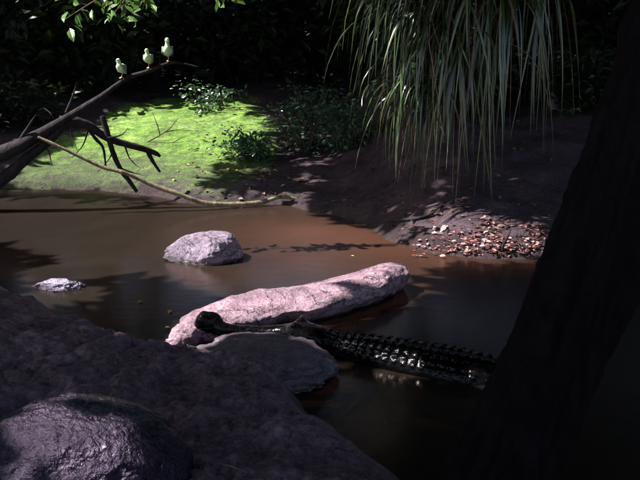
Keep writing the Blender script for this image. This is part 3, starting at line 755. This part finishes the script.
# ------------------------------------------------------------------ dead wood on the left
FB = thing('fallen_limb', aty(0, 165, 10.3), 'dark fallen limb sloping up from the left with birds perched on it', 'fallen limb')
main = [aty(-90, 182, 10.2), aty(-30, 163, 10.25), aty(15, 148, 10.3), aty(50, 128, 10.4), aty(75, 113, 10.45), aty(100, 97.5, 10.5), aty(122, 81.5, 10.55), aty(135, 75, 10.6), aty(150, 70.5, 10.6), aty(170, 63, 10.65), aty(184, 64, 10.7), aty(198, 67, 10.75)]
mr = [.10, .095, .085, .058, .043, .034, .028, .025, .022, .019, .014, .007]
mb = MB(); mb.add(*tube(main, mr, 130, 18, .3, 17, 8)); obj('main_stem', mb, M['deadwood_dark'], FB)
subs = [([aty(60, 122, 10.45), aty(85, 124, 10.6), aty(108, 138, 10.75), aty(150, 151, 11.0), aty(160, 156, 11.1)], [.07, .055, .045, .035, .02]),
        ([aty(102, 116, 10.7), aty(106, 128, 10.7), aty(112, 150, 10.7), aty(120, 168, 10.75), aty(130, 182, 10.8), aty(137, 192, 10.8)], [.03, .032, .032, .028, .026, .02]),
        ([aty(80, 119, 10.6), aty(95, 138, 10.65), aty(103, 148, 10.7), aty(106, 168, 10.75)], [.022, .02, .016, .01]),
        ([aty(-40, 205, 10.2), aty(0, 182, 10.25), aty(25, 160, 10.3), aty(52, 138, 10.4), aty(64, 124, 10.45)], [.085, .075, .062, .05, .04]),
        ([aty(66, 113, 10.45), aty(72, 98, 10.5), aty(76, 86, 10.5)], [.018, .013, .006]),
        ([aty(20, 140, 10.3), aty(30, 124, 10.3), aty(36, 115, 10.3)], [.02, .015, .006]),
        ([aty(148, 151, 11.0), aty(152, 160, 11.0), aty(160, 172, 10.95)], [.035, .028, .015])]
_tw = np.random.default_rng(31)
for (bx_, by_), (ex, ey) in [((70, 120), (78, 152)), ((88, 130), (72, 158)), ((112, 150), (98, 172)), ((125, 146), (140, 168)), ((40, 140), (52, 166)), ((120, 168), (146, 176)), ((60, 128), (44, 108)), ((108, 138), (128, 128))]:
    m_ = ((bx_ + ex) / 2 + _tw.normal() * 4, (by_ + ey) / 2 + _tw.normal() * 3)
    subs.append(([aty(bx_, by_, 10.65), aty(*m_, 10.7 + _tw.normal() * .08), aty(ex, ey, 10.75 + _tw.normal() * .12)], [.011, .008, .003]))
for k, (p, r) in enumerate(subs):
    mb = MB(); mb.add(*tube(p, r, 50, 12, .28, 60 + k, 9)); obj('side_branch', mb, M['deadwood_dark'], FB)
# forked twig lying on the moss
T = thing('forked_twig', on_ground(152, 143), 'thin forked dead twig standing on the bright moss', 'twig')
mb = MB(); a = on_ground(147, 142); Y0 = a[1]
mb.add(*tube([a, aty(160, 135, Y0 - .1), aty(170, 128, Y0 - .15), aty(178, 118, Y0 - .15)], [.014, .012, .009, .004], 24, 6, .2, 3))
mb.add(*tube([aty(160, 135, Y0 - .1), aty(157, 124, Y0 - .1), aty(152, 112, Y0 - .05)], [.01, .008, .004], 16, 6, .2, 4))
mb.add(*tube([aty(165, 132, Y0 - .12), aty(178, 130, Y0 + .1), aty(198, 131, Y0 + .3)], [.01, .007, .003], 16, 6, .2, 5))
obj('stem', mb, M['twig'], T)
# pale slender branch leaning into the water
mb = MB()
pl = [aty(38, 137, 10.15), aty(60, 147, 10.15), aty(100, 166, 10.2), aty(125, 173, 10.2), aty(150, 184, 10.25), aty(175, 193, 10.25), aty(205, 203, 10.3), aty(235, 204.5, 10.4), aty(262, 202, 10.5), aty(280, 197, 10.6), aty(297, 199, 10.65)]
mb.add(*tube(pl, [.014, .018, .022, .024, .027, .029, .030, .030, .028, .024, .018], 120, 12, .25, 41, 10))
o = obj('dead_branch', mb, M['deadwood_pale'], None, pl[6]); tag(o, 'long pale bare branch slanting down to the water edge', 'branch')

# ------------------------------------------------------------------ birds
def bird(foot, h, face, label, neck=0.0, seed=0):
    """foot: where it stands; h: height; face: heading of the breast (radians, 0 = +X)"""
    T = thing('bird', foot, label, 'bird', 'pale birds perched on the fallen limb')
    R = rotz(face); k = h / .25
    def W(p): return (np.asarray(p, float) * k) @ R.T + np.asarray(foot)
    sp = [(-.085, 0, .055), (-.075, 0, .066), (-.05, 0, .094), (-.012, 0, .128), (.018, 0, .158), (.026, 0, .188 + neck * .4), (.031, 0, .209 + neck * .8), (.042, 0, .230 + neck), (.056, 0, .234 + neck), (.068, 0, .230 + neck)]
    wd = [(.006, .004), (.02, .012), (.045, .042), (.062, .062), (.05, .052), (.030, .034), (.025, .027), (.028, .028), (.020, .021), (.005, .006)]
    mb = MB(); V, F_ = loft([W(p) for p in sp], [(a * k, b * k) for a, b in wd], 60, 24, disp=lambda V, N, s, t: fbm(V, 40, 3, seed) * .003); mb.add(V, F_)
    obj('body', mb, M['plume_pale'], T)
    b = MB(); b.add(*loft([W((.064, 0, .230 + neck)), W((.082, 0, .226 + neck)), W((.096, 0, .219 + neck))], [(.008 * k, .008 * k), (.005 * k, .006 * k), (.001, .001)], 10, 8)); obj('beak', b, M['beak'], T)
    for s_ in (-1, 1):
        w = MB(); w.add(*loft([W((.022, s_ * .045, .168)), W((-.006, s_ * .061, .142)), W((-.04, s_ * .052, .108)), W((-.078, s_ * .018, .068)), W((-.098, s_ * .01, .05))], [(.006 * k, .02 * k), (.010 * k, .038 * k), (.010 * k, .034 * k), (.006 * k, .016 * k), (.002, .003)], 30, 12)); obj('wing', w, M['plume_wing'], T)
        e = MB(); e.add(*ball(W((.050, s_ * .024, .237 + neck)), .0045 * k, 2)); obj('eye', e, M['eye'], T)
    # the leg it stands on and the one tucked up
    l = MB(); l.add(*loft([W((-.004, .012, .10)), W((-.010, .008, .055)), W((-.002, .002, .012)), W((0, 0, .004))], [(.011 * k, .011 * k), (.0055 * k, .0055 * k), (.005 * k, .005 * k), (.007 * k, .007 * k)], 14, 8))
    for a in (-.5, 0, .5, 3.14): l.add(*loft([W((0, 0, .006)), W((math.cos(a) * .018, math.sin(a) * .018, .007)), W((math.cos(a) * .032, math.sin(a) * .032, -.004))], [(.0055 * k, .0055 * k), (.005 * k, .005 * k), (.002 * k, .002 * k)], 8, 6))
    obj('leg', l, M['leg'], T)
    l = MB(); l.add(*loft([W((-.004, -.022, .10)), W((.016, -.02, .082)), W((.034, -.018, .092)), W((.044, -.018, .088))], [(.010 * k, .010 * k), (.005 * k, .005 * k), (.004 * k, .004 * k), (.002 * k, .002 * k)], 12, 8)); obj('leg', l, M['leg'], T)
    return T
bird(aty(121.5, 80.5, 10.55) + np.array([0, 0, .028]), .22, math.radians(-122), 'lowest pale bird, left of the three on the fallen limb', 0, 1)
bird(aty(148.5, 70, 10.6) + np.array([0, 0, .022]), .215, math.radians(-98), 'middle pale bird of the three on the fallen limb', .004, 2)
bird(aty(168.0, 63, 10.65) + np.array([0, 0, .02]), .235, math.radians(-80), 'highest pale bird with its neck stretched up, right of the three', .03, 3)

# ------------------------------------------------------------------ litter
def leaf_obj_mesh(mat, size, seed):
    rng = np.random.default_rng(seed)
    V, F_, ti = leaves(np.zeros((1, 3)), 1.0, rng, 0)
    V = LEAF * np.array([1, 1.1, 1]) ; V[:, 2] += .12 * np.abs(V[:, 1]) * 2 + .05 * np.sin(V[:, 0] * 5)
    me = make_mesh('fallen_leaf', (V - np.array([.5, 0, 0])) * size, LEAFF, True, {'tint': np.full(8, rng.uniform())}); me.materials.append(M[mat]); return me
def scatter(px_list, mat, label, group, size, seed, place=on_ground, tilt=.35):
    rng = np.random.default_rng(seed); ms = [leaf_obj_mesh(mat, size, seed + i) for i in range(5)]
    proto = bpy.data.objects.new('fallen_leaf', ms[0]); tag(proto, label, 'leaf', group); first = True
    for (px, py) in px_list:
        p = place(px, py); c = proto if first else proto.copy(); first = False
        c.data = ms[int(rng.integers(0, 5))]
        c.location = p + np.array([0, 0, .02]); c.rotation_euler = (rng.normal() * tilt, rng.normal() * tilt, rng.uniform(0, 6.28)); s = rng.uniform(.7, 1.3); c.scale = (s, s, s)
        COL.objects.link(c)
rng = np.random.default_rng(90)
ylw = [(187, 166), (178, 172), (215, 155), (197, 178), (213, 168), (229, 170), (236, 172), (241, 178), (246, 186), (249, 190), (254, 187), (245, 168), (252, 172), (288, 179), (299, 182), (284, 187), (275, 172), (234, 182), (222, 177), (262, 178), (227, 164), (174, 181)]
scatter(ylw, 'litter_yellow', 'small yellowish fallen leaf on the far bank below the shrubs', 'yellow leaves on the far bank', .085, 600)
pk = [(422, 231), (436, 229), (444, 230), (400, 197), (433, 224), (441, 208)]
scatter(pk, 'litter_pink', 'single pinkish fallen leaf on the mud left of the leaf heap', 'pinkish leaves on the mud', .09, 620)
scatter([(562, 232), (170, 314), (168, 330), (386, 229), (352, 258), (140, 304)], 'litter_yellow', 'small pale leaf floating on the creek', 'floating leaves', .06, 640, lambda a, b: atz(a, b, -.014), .03)
# heaped leaf litter, uncountable
pts = []
while len(pts) < 520:
    px, py = rng.uniform(415, 552), rng.uniform(212, 259)
    dens = math.exp(-((py - (247 - .02 * (px - 480))) / 11)**2) * (1 if px > 448 else .35) + .6 * math.exp(-(((px - 488) / 14)**2 + ((py - 227) / 5)**2)) + .35 * math.exp(-(((px - 530) / 12)**2 + ((py - 230) / 7)**2))
    if rng.uniform() < dens + .05: pts.append(on_ground(px, py))
pts = np.array(pts) + np.array([0, 0, .015]) + rng.uniform(0, .03, (520, 1)) * np.array([0, 0, 1])
V, F_, ti = leaves(pts, .052, rng, 0, lie=True); mb = MB(); mb.add(V, F_, ti)
o = obj('leaf_litter', mb, M['litter_pink'], None, on_ground(490, 245)); tag(o, 'heap of pink and orange fallen leaves on the right bank', 'leaf litter', kind='stuff')
# brown litter over the far bank
pts = []
while len(pts) < 900:
    px, py = rng.uniform(190, 560), rng.uniform(120, 235); p = on_ground(px, py)
    if p[2] > .04: pts.append(p + np.array([0, 0, .012]))
V, F_, ti = leaves(np.array(pts), .07, rng, 0, lie=True); mb = MB(); mb.add(V, F_, ti)
o = obj('dead_leaf_cover', mb, M['litter_brown'], None, on_ground(300, 180)); tag(o, 'thin cover of dull brown dead leaves on the far bank', 'leaf litter', kind='stuff')
pts = []
while len(pts) < 420:
    px, py = rng.uniform(-10, 400), rng.uniform(330, 480); p = atz(px, py, .3); p[2] = bank_h(p[0], p[1])
    if p[2] > .08: pts.append(p + np.array([0, 0, .004]))
V, F_, ti = leaves(np.array(pts), .024, rng, 0, True, lie=True); mb = MB(); mb.add(V, F_, ti)
o = obj('leaf_crumbs', mb, M['litter_brown'], None, on_bank(220, 430)); tag(o, 'fine crumbs of dead leaf strewn on the near bank', 'leaf litter', kind='stuff')
# sticks
def stick(pts, rad, label, mat='twig', name='stick'):
    mb = MB(); mb.add(*tube(pts, rad, 30, 8, .2, 5)); o = obj(name, mb, M[mat], None, pts[0]); tag(o, label, 'stick'); return o
a = on_ground(503, 253); stick([a, aty(503, 246, a[1] - .02), aty(508, 236, a[1]), aty(511, 229, a[1] + .05)], [.014, .013, .011, .006], 'short dark stick standing up out of the pink leaf heap', 'deadwood_dark')
a = on_ground(384, 222); b = on_ground(440, 212); stick([a + np.array([0, 0, .02]), on_ground(412, 222) + np.array([0, 0, .03]), on_ground(430, 217) + np.array([0, 0, .03]), b + np.array([0, 0, .06])], [.016, .018, .014, .006], 'curved brown twig lying on the mud left of the leaf heap', 'deadwood_dark', 'curved_twig')
a, b = on_bank(221, 466), on_bank(247, 475); stick([a + np.array([0, 0, .012]), (a + b) / 2 + np.array([0, 0, .016]), b + np.array([0, 0, .012])], [.003, .004, .002], 'thin pale straw lying on the near bank', 'deadwood_pale', 'straw')
c = on_bank(203, 467); blob(c + np.array([0, 0, .005]), (.04, .025, .018), .2, 81, None, .15, 1.5, 4, .03, 'glossy_boulder', 'pebble', 'small shiny wet pebble on the near bank beside the wet boulder', 'pebble')
a = on_ground(562, 112); blob(a + np.array([-.08, .1, .10]), (.12, .10, .09), .2, 83, None, .15, 1.5, 4, .02, 'granite_pale', 'stone', 'grey stone on the right bank under the strap leaves', 'stone')

c = on_ground(566, 113); bush(566, c[1], .22, .16, 'tiny sunlit green seedling beside the grey stone on the right bank', 405, .075, 26, 'leaf_bright', None, name='seedling', cat='seedling', stems=3)
